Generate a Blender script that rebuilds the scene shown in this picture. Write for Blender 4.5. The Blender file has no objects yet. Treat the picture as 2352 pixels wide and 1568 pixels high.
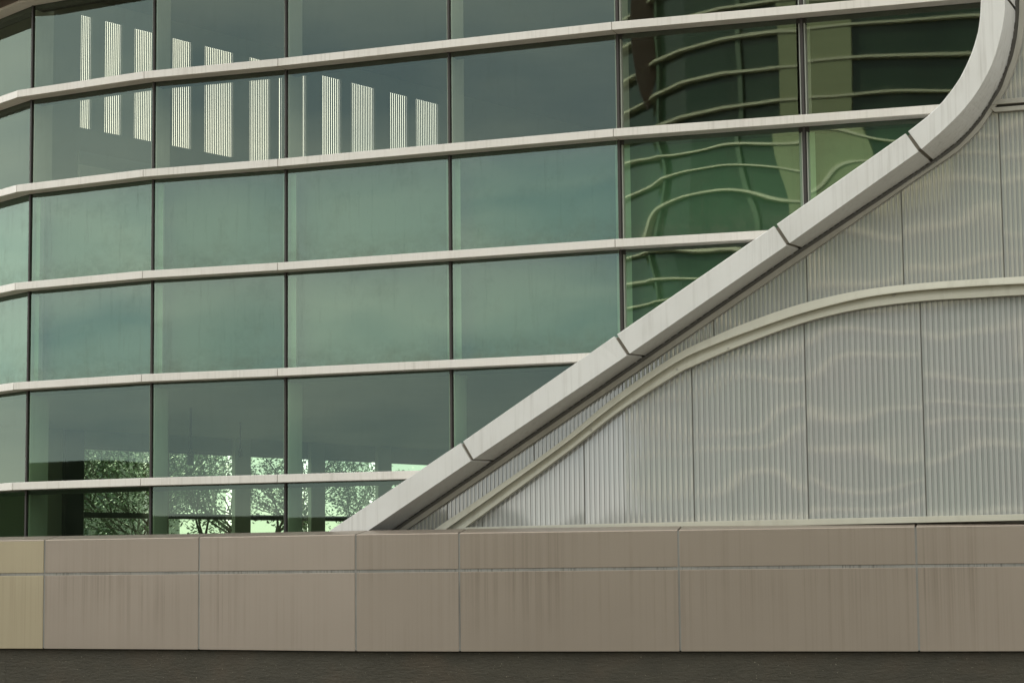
import bpy, math, random
from mathutils import Vector, Matrix
R = math.radians
random.seed(7)
sc = bpy.context.scene
C = sc.collection

# ------------------------------------------------------------------ camera
F, PITCH, ROLL = 4825.13, R(6.0430), R(0.5925)      # focal length in units of a 2352 px wide frame
cp, sp, cr, sr = math.cos(PITCH), math.sin(PITCH), math.cos(ROLL), math.sin(ROLL)
FWD = Vector((0, cp, sp)); UP0 = Vector((0, -sp, cp)); RT0 = Vector((1, 0, 0))
RT = RT0*cr - UP0*sr; UP = RT0*sr + UP0*cr
cam = bpy.data.cameras.new("camera"); co = bpy.data.objects.new("camera", cam); C.objects.link(co)
cam.sensor_width = 36; cam.lens = 36*F/2352; cam.clip_start = .1; cam.clip_end = 2000
co.matrix_world = Matrix(((RT.x, UP.x, -FWD.x, 0), (RT.y, UP.y, -FWD.y, 0), (RT.z, UP.z, -FWD.z, 0), (0, 0, 0, 1)))
sc.camera = co

# ------------------------------------------------------------------ world, sun, exposure
SUN_AZ, SUN_EL = R(-28), R(34)                       # azimuth clockwise from +Y
wd = bpy.data.worlds.new("World"); sc.world = wd; wd.use_nodes = True
nt = wd.node_tree; N = nt.nodes; L = nt.links; N.clear()
out = N.new('ShaderNodeOutputWorld'); bg = N.new('ShaderNodeBackground'); bg.inputs[1].default_value = .1
sky = N.new('ShaderNodeTexSky'); sky.sky_type = 'NISHITA'; sky.sun_disc = False
sky.sun_elevation = SUN_EL; sky.sun_rotation = SUN_AZ
tc = N.new('ShaderNodeTexCoord'); mp = N.new('ShaderNodeMapping'); mp.inputs['Scale'].default_value = (1, 1, 3.2)
n1 = N.new('ShaderNodeTexNoise'); n1.inputs['Scale'].default_value = 3.4; n1.inputs['Detail'].default_value = 7; n1.inputs['Roughness'].default_value = .52
rp = N.new('ShaderNodeValToRGB')
rp.color_ramp.elements[0].position = .35; rp.color_ramp.elements[0].color = (6.4, 7.4, 7.9, 1)
rp.color_ramp.elements[1].position = .66; rp.color_ramp.elements[1].color = (15.0, 14.3, 12.4, 1)
mx = N.new('ShaderNodeMixRGB'); mx.inputs[0].default_value = .82
L.new(tc.outputs['Generated'], mp.inputs[0]); L.new(mp.outputs[0], n1.inputs['Vector']); L.new(n1.outputs['Fac'], rp.inputs[0])
# brighter cloud towards the sun
dt = N.new('ShaderNodeVectorMath'); dt.operation = 'DOT_PRODUCT'
dt.inputs[1].default_value = (math.sin(SUN_AZ)*math.cos(SUN_EL), math.cos(SUN_AZ)*math.cos(SUN_EL), math.sin(SUN_EL))
mr = N.new('ShaderNodeMapRange'); mr.inputs[1].default_value = -.3; mr.inputs[2].default_value = 1; mr.inputs[3].default_value = .92; mr.inputs[4].default_value = 1.85
mu = N.new('ShaderNodeVectorMath'); mu.operation = 'SCALE'
L.new(tc.outputs['Generated'], dt.inputs[0]); L.new(dt.outputs['Value'], mr.inputs[0]); L.new(mr.outputs[0], mu.inputs['Scale'])
L.new(rp.outputs[0], mu.inputs[0]); L.new(sky.outputs[0], mx.inputs[1]); L.new(mu.outputs[0], mx.inputs[2])
L.new(mx.outputs[0], bg.inputs[0]); L.new(bg.outputs[0], out.inputs[0])
sun = bpy.data.lights.new("sun", 'SUN'); sun.energy = 4.2; sun.angle = R(3); sun.color = (1, .93, .8)
so = bpy.data.objects.new("sun", sun); C.objects.link(so)
sd = Vector((math.sin(SUN_AZ)*math.cos(SUN_EL), math.cos(SUN_AZ)*math.cos(SUN_EL), math.sin(SUN_EL)))
so.rotation_euler = sd.to_track_quat('Z', 'Y').to_euler(); so.location = sd*60
sc.view_settings.view_transform = 'Standard'; sc.view_settings.look = 'None'
sc.view_settings.exposure = .66; sc.view_settings.gamma = 1; sc.view_settings.use_curve_mapping = False
sc.cycles.max_bounces = 10; sc.cycles.transparent_max_bounces = 16; sc.cycles.caustics_reflective = False; sc.cycles.caustics_refractive = False
sc.cycles.use_denoising = True

# ------------------------------------------------------------------ helpers
def ray(u, v):
    x, y = u-1176, 784-v
    return RT*x + UP*y + FWD*F
def col(o): C.objects.link(o); return o
def mesh(name, verts, faces, mat, parent=None, smooth=False):
    me = bpy.data.meshes.new(name); me.from_pydata([tuple(v) for v in verts], [], faces); me.validate(); me.update()
    me.materials.append(mat)
    if smooth:
        for p in me.polygons: p.use_smooth = True
    o = col(bpy.data.objects.new(name, me))
    if parent: o.parent = parent
    return o
class MB:
    def __init__(s): s.v = []; s.f = []
    def quad(s, a, b, c, d):
        n = len(s.v); s.v += [a, b, c, d]; s.f.append((n, n+1, n+2, n+3))
    def prism(s, A, B):                              # two matching closed loops -> solid
        n = len(s.v); k = len(A); s.v += list(A)+list(B)
        for i in range(k):
            j = (i+1) % k; s.f.append((n+i, n+j, n+k+j, n+k+i))
        s.f.append(tuple(n+i for i in reversed(range(k)))); s.f.append(tuple(n+k+i for i in range(k)))
    def box(s, x0, x1, y0, y1, z0, z1):
        a = [Vector((x0, y0, z0)), Vector((x1, y0, z0)), Vector((x1, y1, z0)), Vector((x0, y1, z0))]
        s.prism(a, [p+Vector((0, 0, z1-z0)) for p in a])
    def obox(s, o, t, n, a0, a1, b0, b1, z0, z1):    # oriented box: origin o, tangent t, normal n
        a = [o+t*a0+n*b0, o+t*a1+n*b0, o+t*a1+n*b1, o+t*a0+n*b1]
        s.prism([Vector((p.x, p.y, z0)) for p in a], [Vector((p.x, p.y, z1)) for p in a])
    def tube(s, a, b, r0, r1, k=6):
        a = Vector(a); b = Vector(b); d = (b-a).normalized()
        e = d.orthogonal().normalized(); g = d.cross(e)
        s.prism([a+(e*math.cos(6.2832*i/k)+g*math.sin(6.2832*i/k))*r0 for i in range(k)],
                [b+(e*math.cos(6.2832*i/k)+g*math.sin(6.2832*i/k))*r1 for i in range(k)])
    def build(s, name, mat, parent=None, smooth=False, bevel=0):
        o = mesh(name, s.v, s.f, mat, parent, smooth)
        if bevel:
            b = o.modifiers.new("bevel", 'BEVEL'); b.width = bevel; b.segments = 2; b.limit_method = 'ANGLE'
        return o
def tag(o, label=None, cat=None, group=None, kind=None):
    if label: o['label'] = label
    if cat: o['category'] = cat
    if group: o['group'] = group
    if kind: o['kind'] = kind
    return o
def thing(name, loc, label, cat, group=None):
    o = col(bpy.data.objects.new(name, None)); o.empty_display_size = .2
    o.location = (0, 0, 0)
    return tag(o, label, cat, group)

SUB = 16
class Poly:
    """a vertical ruled surface over a plan polyline; q = segment index + fraction; off > 0 is towards the street"""
    def __init__(s, pts): s.P = [Vector((x, y, 0)) for x, y in pts]; s._c = {}
    def seg(s, i):
        d = (s.P[i+1]-s.P[i]).normalized(); return d, Vector((d.y, -d.x, 0))
    def verts(s, off):
        key = round(off, 5)
        if key in s._c: return s._c[key]
        r = []; n = len(s.P)
        for i in range(n):
            ns = []
            if i > 0: ns.append(s.seg(i-1)[1])
            if i < n-1: ns.append(s.seg(i)[1])
            m = sum(ns, Vector((0, 0, 0))).normalized(); r.append(s.P[i]+m*(off/m.dot(ns[0])))
        s._c[key] = r; return r
    def pt(s, q, off, z=0):
        v = s.verts(off); i = max(0, min(int(math.floor(q)), len(v)-2)); p = v[i].lerp(v[i+1], q-i)
        return Vector((p.x, p.y, z))
    def hit(s, u, v, off):
        d = ray(u, v); w = s.verts(off); best = None
        for i in range(len(w)-1):
            a, b = w[i], w[i+1]; e = b-a
            det = d.x*(-e.y)+e.x*d.y
            t = (a.x*(-e.y)+e.x*a.y)/det
            k = (d.x*a.y-d.y*a.x)/det
            lo = -9 if i == 0 else 0; hi = 9 if i == len(w)-2 else 1
            if t > 0 and lo-1e-9 <= k <= hi+1e-9 and (best is None or t < best[2]): best = (i+k, t*d.z, t)
        return best[0], best[1]
    def curve(s, pts, off):                            # every traced span is split in SUB so that it follows the bends
        r = []
        for (a, b), (c, d) in zip(pts, pts[1:]):
            for i in range(SUB): r.append(s.hit(a+(c-a)*i/SUB, b+(d-b)*i/SUB, off))
        r.append(s.hit(*pts[-1], off))
        for i in range(len(r)-1):                     # put a sample exactly on every bend
            (qa, za), (qb, zb) = r[i], r[i+1]
            for k in range(1, len(s.P)-1):
                if min(qa, qb) < k-1e-7 and max(qa, qb) > k+1e-7:
                    la = abs(qa-k)*(s.P[int(qa)+1]-s.P[int(qa)]).length if qa < len(s.P)-1 else 1
                    lb = abs(qb-k)*(s.P[int(qb)+1]-s.P[int(qb)]).length if qb < len(s.P)-1 else 1
                    z = za+(zb-za)*la/(la+lb)
                    if la < lb and i > 0: r[i] = (float(k), z)
                    else: r[i+1] = (float(k), z)
        return r
    def q_at(s, q0, dist):                            # q moved by a distance in metres
        i = int(max(0, min(math.floor(q0), len(s.P)-2))); return q0+dist/(s.P[i+1]-s.P[i]).length
def zinterp(c, q):                                    # z of a (q,z) curve, single valued in q
    if q <= c[0][0]:
        a, b = c[0], c[1]
    elif q >= c[-1][0]:
        return 1e3
    else:
        for a, b in zip(c, c[1:]):
            if a[0] <= q <= b[0]: break
    return a[1]+(b[1]-a[1])*(q-a[0])/(b[0]-a[0]+1e-12)
def qinterp(c, z):                                    # q of a curve at height z
    for a, b in zip(c, c[1:]):
        if min(a[1], b[1]) <= z <= max(a[1], b[1]): return a[0]+(b[0]-a[0])*(z-a[1])/(b[1]-a[1]+1e-12)
    return c[-1][0] if z > c[-1][1] else c[0][0]

# ------------------------------------------------------------------ materials
def new_mat(name):
    m = bpy.data.materials.new(name); m.use_nodes = True
    return m, m.node_tree, m.node_tree.nodes['Principled BSDF']
def noise(t, vec, scale, detail=4, rough=.55):
    n = t.nodes.new('ShaderNodeTexNoise'); n.inputs['Scale'].default_value = scale
    n.inputs['Detail'].default_value = detail; n.inputs['Roughness'].default_value = rough
    t.links.new(vec, n.inputs['Vector']); return n.outputs['Fac']
def mapping(t, vec, scale, rot=(0, 0, 0), loc=(0, 0, 0)):
    m = t.nodes.new('ShaderNodeMapping'); m.inputs['Scale'].default_value = scale; m.inputs['Rotation'].default_value = rot; m.inputs['Location'].default_value = loc
    t.links.new(vec, m.inputs[0]); return m.outputs[0]
def objco(t): return t.nodes.new('ShaderNodeTexCoord').outputs['Object']
def rng(t, val, a, b, c, d):
    m = t.nodes.new('ShaderNodeMapRange'); m.inputs[1].default_value = a; m.inputs[2].default_value = b
    m.inputs[3].default_value = c; m.inputs[4].default_value = d; t.links.new(val, m.inputs[0]); return m.outputs[0]
def math2(t, op, a, b):
    m = t.nodes.new('ShaderNodeMath'); m.operation = op
    for i, x in enumerate((a, b)):
        if isinstance(x, (int, float)): m.inputs[i].default_value = x
        else: t.links.new(x, m.inputs[i])
    return m.outputs[0]
def mixc(t, f, a, b):
    m = t.nodes.new('ShaderNodeMixRGB')
    for i, x in enumerate((f, a, b)):
        if isinstance(x, (int, float)): m.inputs[i].default_value = x
        elif isinstance(x, tuple): m.inputs[i].default_value = x+(1,)
        else: t.links.new(x, m.inputs[i])
    return m.outputs[0]
def bump(t, h, dist, strength=1, normal=None):
    b = t.nodes.new('ShaderNodeBump'); b.inputs['Distance'].default_value = dist; b.inputs['Strength'].default_value = strength
    t.links.new(h, b.inputs['Height'])
    if normal: t.links.new(normal, b.inputs['Normal'])
    return b.outputs[0]
def setp(p, base=None, rough=None, metal=None, **k):
    if base: p.inputs['Base Color'].default_value = base+(1,)
    if rough is not None: p.inputs['Roughness'].default_value = rough
    if metal is not None: p.inputs['Metallic'].default_value = metal
    for a, b in k.items(): p.inputs[a].default_value = b

def painted(name, base, dirt, amt=.5, rough=.38, streak=22, metal=0., ripple=.0008, spec=.5):
    """painted sheet metal with rain streaks and faint blotches"""
    m, t, p = new_mat(name); oc = objco(t)
    s = noise(t, mapping(t, oc, (streak, streak, .9)), 1, 4, .6)
    s = rng(t, s, .50, .72, 0, 1)
    b = rng(t, noise(t, oc, 1.6, 5, .6), .45, .75, 0, 1)
    f = math2(t, 'MULTIPLY', s, rng(t, noise(t, mapping(t, oc, (1.3, 1.3, 1.3)), 1, 2), .35, .65, .25, 1))
    c = mixc(t, math2(t, 'MULTIPLY', f, amt), base, dirt)
    c = mixc(t, math2(t, 'MULTIPLY', b, amt*.45), c, dirt)
    t.links.new(c, p.inputs['Base Color'])
    t.links.new(rng(t, noise(t, oc, 9, 4), .3, .7, rough-.06, rough+.1), p.inputs['Roughness'])
    t.links.new(bump(t, noise(t, oc, 1.1, 2), ripple*8), p.inputs['Normal'])
    setp(p, metal=metal); p.inputs['Specular IOR Level'].default_value = spec
    return m
M_LEDGE = painted("white_ledge_paint", (.76, .715, .665), (.34, .30, .24), .35, .36, 30)
M_BEAM = painted("pale_beam_paint", (.70, .685, .66), (.34, .31, .27), .38, .42, 24)
M_TRIM = painted("cream_trim_paint", (.56, .54, .45), (.30, .27, .2), .35, .42, 10)
M_FRAME = painted("grey_frame_paint", (.40, .38, .33), (.2, .18, .14), .5, .5, 6)
M_SEAM, _, p = new_mat("seam_rubber"); setp(p, (.20, .175, .14), .8)
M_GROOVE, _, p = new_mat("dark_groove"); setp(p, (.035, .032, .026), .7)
M_GROOVE2, _, p = new_mat("grey_groove"); setp(p, (.17, .16, .14), .7)
M_CAULK = painted("grey_caulk", (.27, .26, .235), (.06, .05, .04), .9, .7, 40)
M_MULL, _, p = new_mat("dark_mullion"); setp(p, (.05, .043, .04), .45, .3)
M_FIN = painted("inner_mullion_paint", (.48, .5, .44), (.3, .31, .27), .3, .5, 10)
M_SOFFIT, _, p = new_mat("brown_soffit"); setp(p, (.085, .045, .028), .35, .2)
M_DARK, _, p = new_mat("dark_interior"); setp(p, (.028, .027, .024), .7)
M_INNER, t, p = new_mat("interior_plaster"); oc = objco(t)
t.links.new(mixc(t, noise(t, oc, .7, 4), (.32, .33, .28), (.44, .45, .38)), p.inputs['Base Color']); setp(p, rough=.8)
M_FRAMEIN, _, p = new_mat("inner_window_frame"); setp(p, (.09, .09, .08), .5)
M_INNER2, _, p = new_mat("pale_plaster"); setp(p, (.42, .44, .37), .7)
M_INNER3, _, p = new_mat("white_board"); setp(p, (.72, .74, .66), .7)
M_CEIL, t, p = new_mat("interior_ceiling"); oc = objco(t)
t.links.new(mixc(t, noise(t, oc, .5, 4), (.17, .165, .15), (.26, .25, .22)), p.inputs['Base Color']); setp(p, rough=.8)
M_FLOOR, _, p = new_mat("interior_floor"); setp(p, (.16, .15, .13), .5)
M_COLUMN, _, p = new_mat("interior_column_paint"); setp(p, (.6, .62, .55), .6)
M_SPAN = painted("spandrel_backing", (.10, .165, .11), (.06, .10, .06), .3, .7, 3)
M_EDGE, _, p = new_mat("edge_strip_paint"); setp(p, (.36, .43, .34), .6)

def beige(name, base, dirt):
    m, t, p = new_mat(name); oc = objco(t)
    s = noise(t, mapping(t, oc, (17, 17, .12)), 1, 7, .75)
    s2 = noise(t, mapping(t, oc, (60, 60, .4)), 1, 3, .6)
    f = math2(t, 'MULTIPLY', rng(t, s, .47, .72, 0, 1), rng(t, s2, .3, .7, .45, 1))
    z = t.nodes.new('ShaderNodeSeparateXYZ'); t.links.new(oc, z.inputs[0])
    drip = rng(t, z.outputs['Z'], -.95, -.08, .25, 1)          # run-off stains start at the horizontal joint
    up = rng(t, z.outputs['Z'], -.07, -.068, 0, 1)
    dr = mixc(t, up, drip, (.55, .55, .55))
    f = math2(t, 'MULTIPLY', math2(t, 'MULTIPLY', f, dr), rng(t, noise(t, mapping(t, oc, (1.1, 1.1, .9)), 1, 3), .38, .62, .15, 1.25))
    c = mixc(t, math2(t, 'MULTIPLY', f, .95), base, dirt)
    c = mixc(t, rng(t, noise(t, oc, .9, 3), .3, .75, 0, .3), c, tuple(x*.82 for x in base))
    t.links.new(c, p.inputs['Base Color'])
    t.links.new(rng(t, noise(t, oc, 240, 2), .3, .7, .33, .46), p.inputs['Roughness'])
    g = noise(t, mapping(t, oc, (900, 900, 900)), 1, 2)
    t.links.new(bump(t, g, .0004, 1, bump(t, noise(t, oc, .9, 1), .012)), p.inputs['Normal'])
    setp(p, metal=.45); return m
M_BEIGE = beige("beige_metal_panel", (.335, .278, .228), (.15, .115, .085))
M_BEIGE_Y = beige("yellow_beige_panel", (.41, .345, .235), (.2, .155, .1))  # yellower, lighter base colour for the leftmost panels

M_STONE, t, p = new_mat("dark_split_stone"); oc = objco(t)
a = noise(t, mapping(t, oc, (3, 3, 5), (0, .6, 0)), 1, 9, .65); b = noise(t, oc, 26, 8, .7); d = noise(t, mapping(t, oc, (9, 9, 40), (0, .75, 0)), 1, 4)
c = mixc(t, a, (.036, .032, .022), (.082, .071, .050)); c = mixc(t, rng(t, noise(t, oc, 1.7, 3), .5, .75, 0, .7), c, (.085, .062, .04))
c = mixc(t, rng(t, noise(t, oc, 60, 1), .74, .78, 0, .8), c, (.3, .27, .2))
t.links.new(c, p.inputs['Base Color']); setp(p, rough=.75)
t.links.new(bump(t, math2(t, 'ADD', b, math2(t, 'MULTIPLY', d, .8)), .012), p.inputs['Normal'])

def glass(name, refl, tint, wav, wdist, rtint=(.86, .98, .93), dirt=.25, fres=.35):
    """tinted pane: partly mirror, partly see-through, wavy and a little dirty"""
    m, t, p = new_mat(name); t.nodes.remove(p); oc = objco(t)
    outn = [n for n in t.nodes if n.type == 'OUTPUT_MATERIAL'][0]
    tr = t.nodes.new('ShaderNodeBsdfTransparent'); tr.inputs[0].default_value = tint+(1,)
    gl = t.nodes.new('ShaderNodeBsdfGlossy'); gl.inputs['Color'].default_value = rtint+(1,); gl.inputs['Roughness'].default_value = .012
    oi = t.nodes.new('ShaderNodeObjectInfo')
    ofs = t.nodes.new('ShaderNodeVectorMath'); ofs.operation = 'SCALE'; ofs.inputs[0].default_value = (13, 7, 5); t.links.new(oi.outputs['Random'], ofs.inputs['Scale'])
    ad = t.nodes.new('ShaderNodeVectorMath'); t.links.new(oc, ad.inputs[0]); t.links.new(ofs.outputs[0], ad.inputs[1])
    if wdist: t.links.new(bump(t, noise(t, mapping(t, ad.outputs[0], (1, 1, 1.25)), wav, 1, .4), wdist), gl.inputs['Normal'])
    lw = t.nodes.new('ShaderNodeLayerWeight'); lw.inputs[0].default_value = .3
    fac = math2(t, 'ADD', math2(t, 'MULTIPLY', lw.outputs['Fresnel'], fres), refl)
    mx = t.nodes.new('ShaderNodeMixShader'); t.links.new(fac, mx.inputs[0]); t.links.new(tr.outputs[0], mx.inputs[1]); t.links.new(gl.outputs[0], mx.inputs[2])
    df = t.nodes.new('ShaderNodeBsdfDiffuse'); df.inputs[0].default_value = (.13, .15, .10, 1)
    s = rng(t, noise(t, mapping(t, ad.outputs[0], (14, 14, 1.2)), 1, 6, .7), .55, .85, 0, 1)
    k = rng(t, noise(t, ad.outputs[0], 55, 2), .70, .76, 0, 1)
    k2 = rng(t, noise(t, mapping(t, ad.outputs[0], (2.2, 2.2, 2.2)), 1, 6, .7), .52, .72, 0, .6)
    sz = t.nodes.new('ShaderNodeSeparateXYZ'); t.links.new(oc, sz.inputs[0]); gr = None
    for zb_ in (3.454, 2.241):                         # grime gathered above the ledges
        e = math2(t, 'MULTIPLY', rng(t, sz.outputs['Z'], zb_, zb_+.34, 1.0, 0), rng(t, sz.outputs['Z'], zb_-.002, zb_, 0, 1))
        gr = e if gr is None else math2(t, 'ADD', gr, e)
    gr = math2(t, 'MULTIPLY', gr, rng(t, noise(t, mapping(t, ad.outputs[0], (5, 5, 7)), 1, 6, .7), .35, .65, 0, 1.6))
    f = math2(t, 'MULTIPLY', math2(t, 'ADD', gr, math2(t, 'ADD', math2(t, 'ADD', s, k), k2)), dirt)
    mx2 = t.nodes.new('ShaderNodeMixShader'); t.links.new(f, mx2.inputs[0]); t.links.new(mx.outputs[0], mx2.inputs[1]); t.links.new(df.outputs[0], mx2.inputs[2])
    t.links.new(mx2.outputs[0], outn.inputs['Surface']); return m
M_GLASS = glass("vision_glass", .085, (.65, .81, .63), .5, .003, dirt=.07, rtint=(.76, .96, .85), fres=.2)
M_GLASS_U = glass("upper_vision_glass", .085, (.80, .84, .74), .5, .003, dirt=.08, rtint=(.76, .96, .85), fres=.2)
M_GLASS_S = glass("spandrel_glass", .135, (.60, .76, .60), .45, .021, dirt=.24, rtint=(.75, .965, .86), fres=.2)
M_GLASS_B = glass("rear_window_glass", .05, (.44, .505, .43), .5, 0, dirt=0, fres=.1)
M_CLEAR = glass("clear_window_glass", .04, (.68, .67, .635), .5, 0, dirt=0, fres=.1)
M_SLAT, t, p = new_mat("white_slat_paint"); setp(p, (.62, .62, .56), .5)

# ribbed polycarbonate: hazy plastic with a clear skin that mirrors the street, gently warped
def ribbed(name, base, warp):
    m, t, p = new_mat(name); oc = objco(t)
    v = noise(t, mapping(t, oc, (30, 30, .35)), 1, 4, .6); w = noise(t, oc, 1.1, 3)
    c = mixc(t, rng(t, v, .3, .7, 0, .3), base, tuple(x*.72 for x in base))
    c = mixc(t, rng(t, w, .4, .7, 0, .4), c, (base[0]*.92, base[1], base[2]*.96))
    t.links.new(c, p.inputs['Base Color']); setp(p, rough=.3)
    p.inputs['Specular IOR Level'].default_value = .3
    p.inputs['Coat Weight'].default_value = 1; p.inputs['Coat Roughness'].default_value = .035; p.inputs['Coat IOR'].default_value = 2.15
    oi = t.nodes.new('ShaderNodeObjectInfo'); ofs = t.nodes.new('ShaderNodeVectorMath'); ofs.operation = 'SCALE'
    ofs.inputs[0].default_value = (3, 2, 5); t.links.new(oi.outputs['Random'], ofs.inputs['Scale'])
    ad = t.nodes.new('ShaderNodeVectorMath'); t.links.new(oc, ad.inputs[0]); t.links.new(ofs.outputs[0], ad.inputs[1])
    h = noise(t, mapping(t, ad.outputs[0], (.75, .75, .8)), 1, 1, .5)
    t.links.new(bump(t, h, warp), p.inputs['Coat Normal'])
    return m
M_RIB_SHADE = ribbed("ribbed_plastic_shaded", (.33, .33, .32), .011)  # darker copy of the plastic: rib shading contrast put into the base colour
M_RIB_SHADE_LINE, _, p = new_mat("rib_shade_line"); setp(p, (.20, .195, .18), .5)  # dark line painting the shade in each rib groove
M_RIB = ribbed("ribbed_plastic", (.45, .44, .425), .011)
M_RIB_U = ribbed("ribbed_plastic_upper", (.43, .415, .37), .011)

# ------------------------------------------------------------------ plan of the facade (outer edge of the ledges)
V0, V1, V2, V3, V4 = (-6.026, 25.283), (-4.32, 24.367), (-2.674, 23.809), (1.116, 22.311), (4.454, 21.259)
dx, dy = (V4[0]-V3[0])/3.4999, (V4[1]-V3[1])/3.4999
FA = Poly([(V0[0]-.669*5.4, V0[1]+.743*5.4), V0, V1, V2, V3, (V3[0]+dx*9.5, V3[1]+dy*9.5)])
ZL = [9.3, 8.2, 7.02, 5.834, 4.658, 3.454, 2.241, 1.034]; TH = .088   # ledge tops, top to bottom
OG = -.22                                            # glass plane offset
ZW, ZJ, ZB = .337, -.075, -.913                       # parapet wall top, joint, bottom

# beam outlines, traced on the facade surface (frame pixels -> surface coordinates)
LP = [(690, 1266), (746.5, 1224.6), (1060, 1015), (1413, 770), (1780, 517), (2082, 304.5), (2130, 267), (2164, 234), (2184, 209), (2204, 180), (2219, 150.6), (2231, 123), (2239, 99), (2246, 73), (2250, 48), (2252, 20), (2252.5, 0), (2251, -60), (2248, -130)]
RP = [(770, 1268), (832.9, 1226.5), (1084, 1056), (1443, 814), (1810, 561), (2113, 345.6), (2164, 301), (2192, 274), (2212, 253), (2233, 227), (2250, 202), (2265, 175), (2277, 150.6), (2287, 123), (2294, 99), (2302, 66), (2306, 41), (2308, 20), (2308.5, -10), (2308, -60), (2305, -130)]
SP = [(820, 1271), (887, 1224.6), (1130, 1058), (1478, 818), (1838, 570), (2140, 369), (2198, 325), (2226, 297), (2250, 268), (2269, 239), (2290, 202), (2302, 174), (2311, 150), (2319, 120), (2325, 90), (2329, 64), (2331, 44), (2331.5, 20), (2331.5, 0), (2331, -60), (2329, -130)]
F1 = [(840, 1269), (904.7, 1223.6), (1140, 1062), (1486, 824), (1845, 577), (2147, 376), (2204, 333), (2232, 303), (2256, 275), (2277, 241), (2300, 204), (2308, 182), (2315, 161), (2324, 138), (2329.7, 117), (2336, 84), (2339, 58.6), (2341, 30), (2341.5, 0), (2341, -60), (2339, -130)]
F2 = [(859, 1267), (924, 1222.8), (1548, 795), (1852.7, 586), (2116, 404), (2198, 349), (2225, 324), (2250, 297.7), (2275, 262), (2297, 230), (2313, 200), (2325, 172), (2335, 143.6), (2341, 124.5), (2348, 92), (2352, 58.6), (2355, 30), (2356, 0), (2356, -60), (2354, -130)]
OB, OS = .27, -.14
cL, cR = FA.curve(LP, OB), FA.curve(RP, OB)
cS, cF1, cF2 = FA.curve(SP, OS), FA.curve(F1, OS), FA.curve(F2, OS)
mid = FA.curve([((a[0]*.5+b[0]*.5), (a[1]*.5+b[1]*.5)) for a, b in zip(LP, RP)] if len(LP) == len(RP) else [(a[0]+22, a[1]+18) for a in LP], OG)

# ------------------------------------------------------------------ setting
g = MB(); g.quad(Vector((-600, -600, -1.62)), Vector((600, -600, -1.62)), Vector((600, 600, -1.62)), Vector((-600, 600, -1.62)))
M_GROUND, t, p = new_mat("paving"); oc = objco(t)
t.links.new(mixc(t, noise(t, oc, .4, 6), (.09, .083, .066), (.15, .135, .105)), p.inputs['Base Color']); setp(p, rough=.85)
tag(g.build("ground", M_GROUND), kind='structure')

# ------------------------------------------------------------------ curtain wall
cw = thing("curtain_wall", None, "curved green glass wall with thin white ledges and dark mullions, left of the sloping beam", "glass wall")
# mullion positions
mull_q = [FA.q_at(1, -2.0*2.0), FA.q_at(1, -2.0)]
for (u, v) in ((80, 200), (360, 200), (656.5, 300), (1033, 300), (1426.5, 200), (1843, 150)):
    mull_q.append(FA.hit(u, v, OG)[0])
mull_q.append(mull_q[-1]+(mull_q[-1]-mull_q[-2]))
mull_q[2], mull_q[3], mull_q[4], mull_q[6] = 1, 2, 3, 4
rows = [(ZL[i+1], ZL[i]-TH) for i in range(7)]+[(ZW-.1, ZL[7]-TH)]      # clear height of every row
def clip_low(q, z0): return max(z0, zinterp(mid, q)) if q > mid[0][0] else z0
def strip(q0, q1, z0, z1, off, name, mat, parent, thick=0, n=None):
    n = n or (max(24, int((q1-q0)*60)) if q1 > 3 else 3); qs = [q0+(q1-q0)*i/n for i in range(n+1)]
    # exact crossing where the clip meets the top
    mb = MB(); prev = None
    for a, b in zip(qs, qs[1:]):
        za, zb = clip_low(a, z0), clip_low(b, z0)
        if za >= z1 and zb >= z1: continue
        if zb > z1:
            k = (z1-za)/(zb-za); b = a+(b-a)*k; zb = z1
        A, B = FA.pt(a, off), FA.pt(b, off)
        mb.quad(Vector((A.x, A.y, za)), Vector((B.x, B.y, zb)), Vector((B.x, B.y, z1)), Vector((A.x, A.y, z1)))
    if mb.f:
        o = mb.build(name, mat, parent)
        return o
for ri, (z0, z1) in enumerate(rows):
    spandrel = ri in (4, 5)
    for a, b in zip(mull_q, mull_q[1:]):
        w = .012/2.0
        strip(a+w, b-w, z0-.02, z1+.02, OG, "glass_pane", M_GLASS_S if spandrel else (M_GLASS_U if ri < 4 else M_GLASS), cw)
        if spandrel:
            strip(a+.001, b-.001, z0-.08, z1+.08, OG-.21, "spandrel_panel", M_SPAN, cw)
            Lg = (FA.P[min(4, int(a+1e-6))+1]-FA.P[min(4, int(a+1e-6))]).length
            strip(a+.03/Lg, a+.105/Lg, z0-.02, z1+.02, OG-.05, "edge_strip", M_EDGE, cw, n=4)
            strip(b-.065/Lg, b-.032/Lg, z0-.02, z1+.02, OG-.05, "edge_strip", M_EDGE, cw, n=4)
for i, q in enumerate(mull_q):
    zb = clip_low(q, ZW-.1)
    if zb > 9: continue
    k = min(int(q), 4); t_, n_ = FA.seg(k)
    o = FA.pt(q, OG)
    mb = MB(); mb.obox(o, t_, n_, -.013, .013, .004, .022, zb, 9.4); m_ = mb.build("mullion", M_MULL, cw, bevel=.003)
    mb = MB(); mb.obox(o, t_, n_, -.034, .034, -.012, -.34, zb, 9.4); mb.build("inner_fin", M_FIN, m_)
    mb = MB(); mb.obox(o, t_, n_, -.022, .022, -.002, -.011, zb, 9.4); mb.build("gasket", M_GROOVE, m_)
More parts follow.
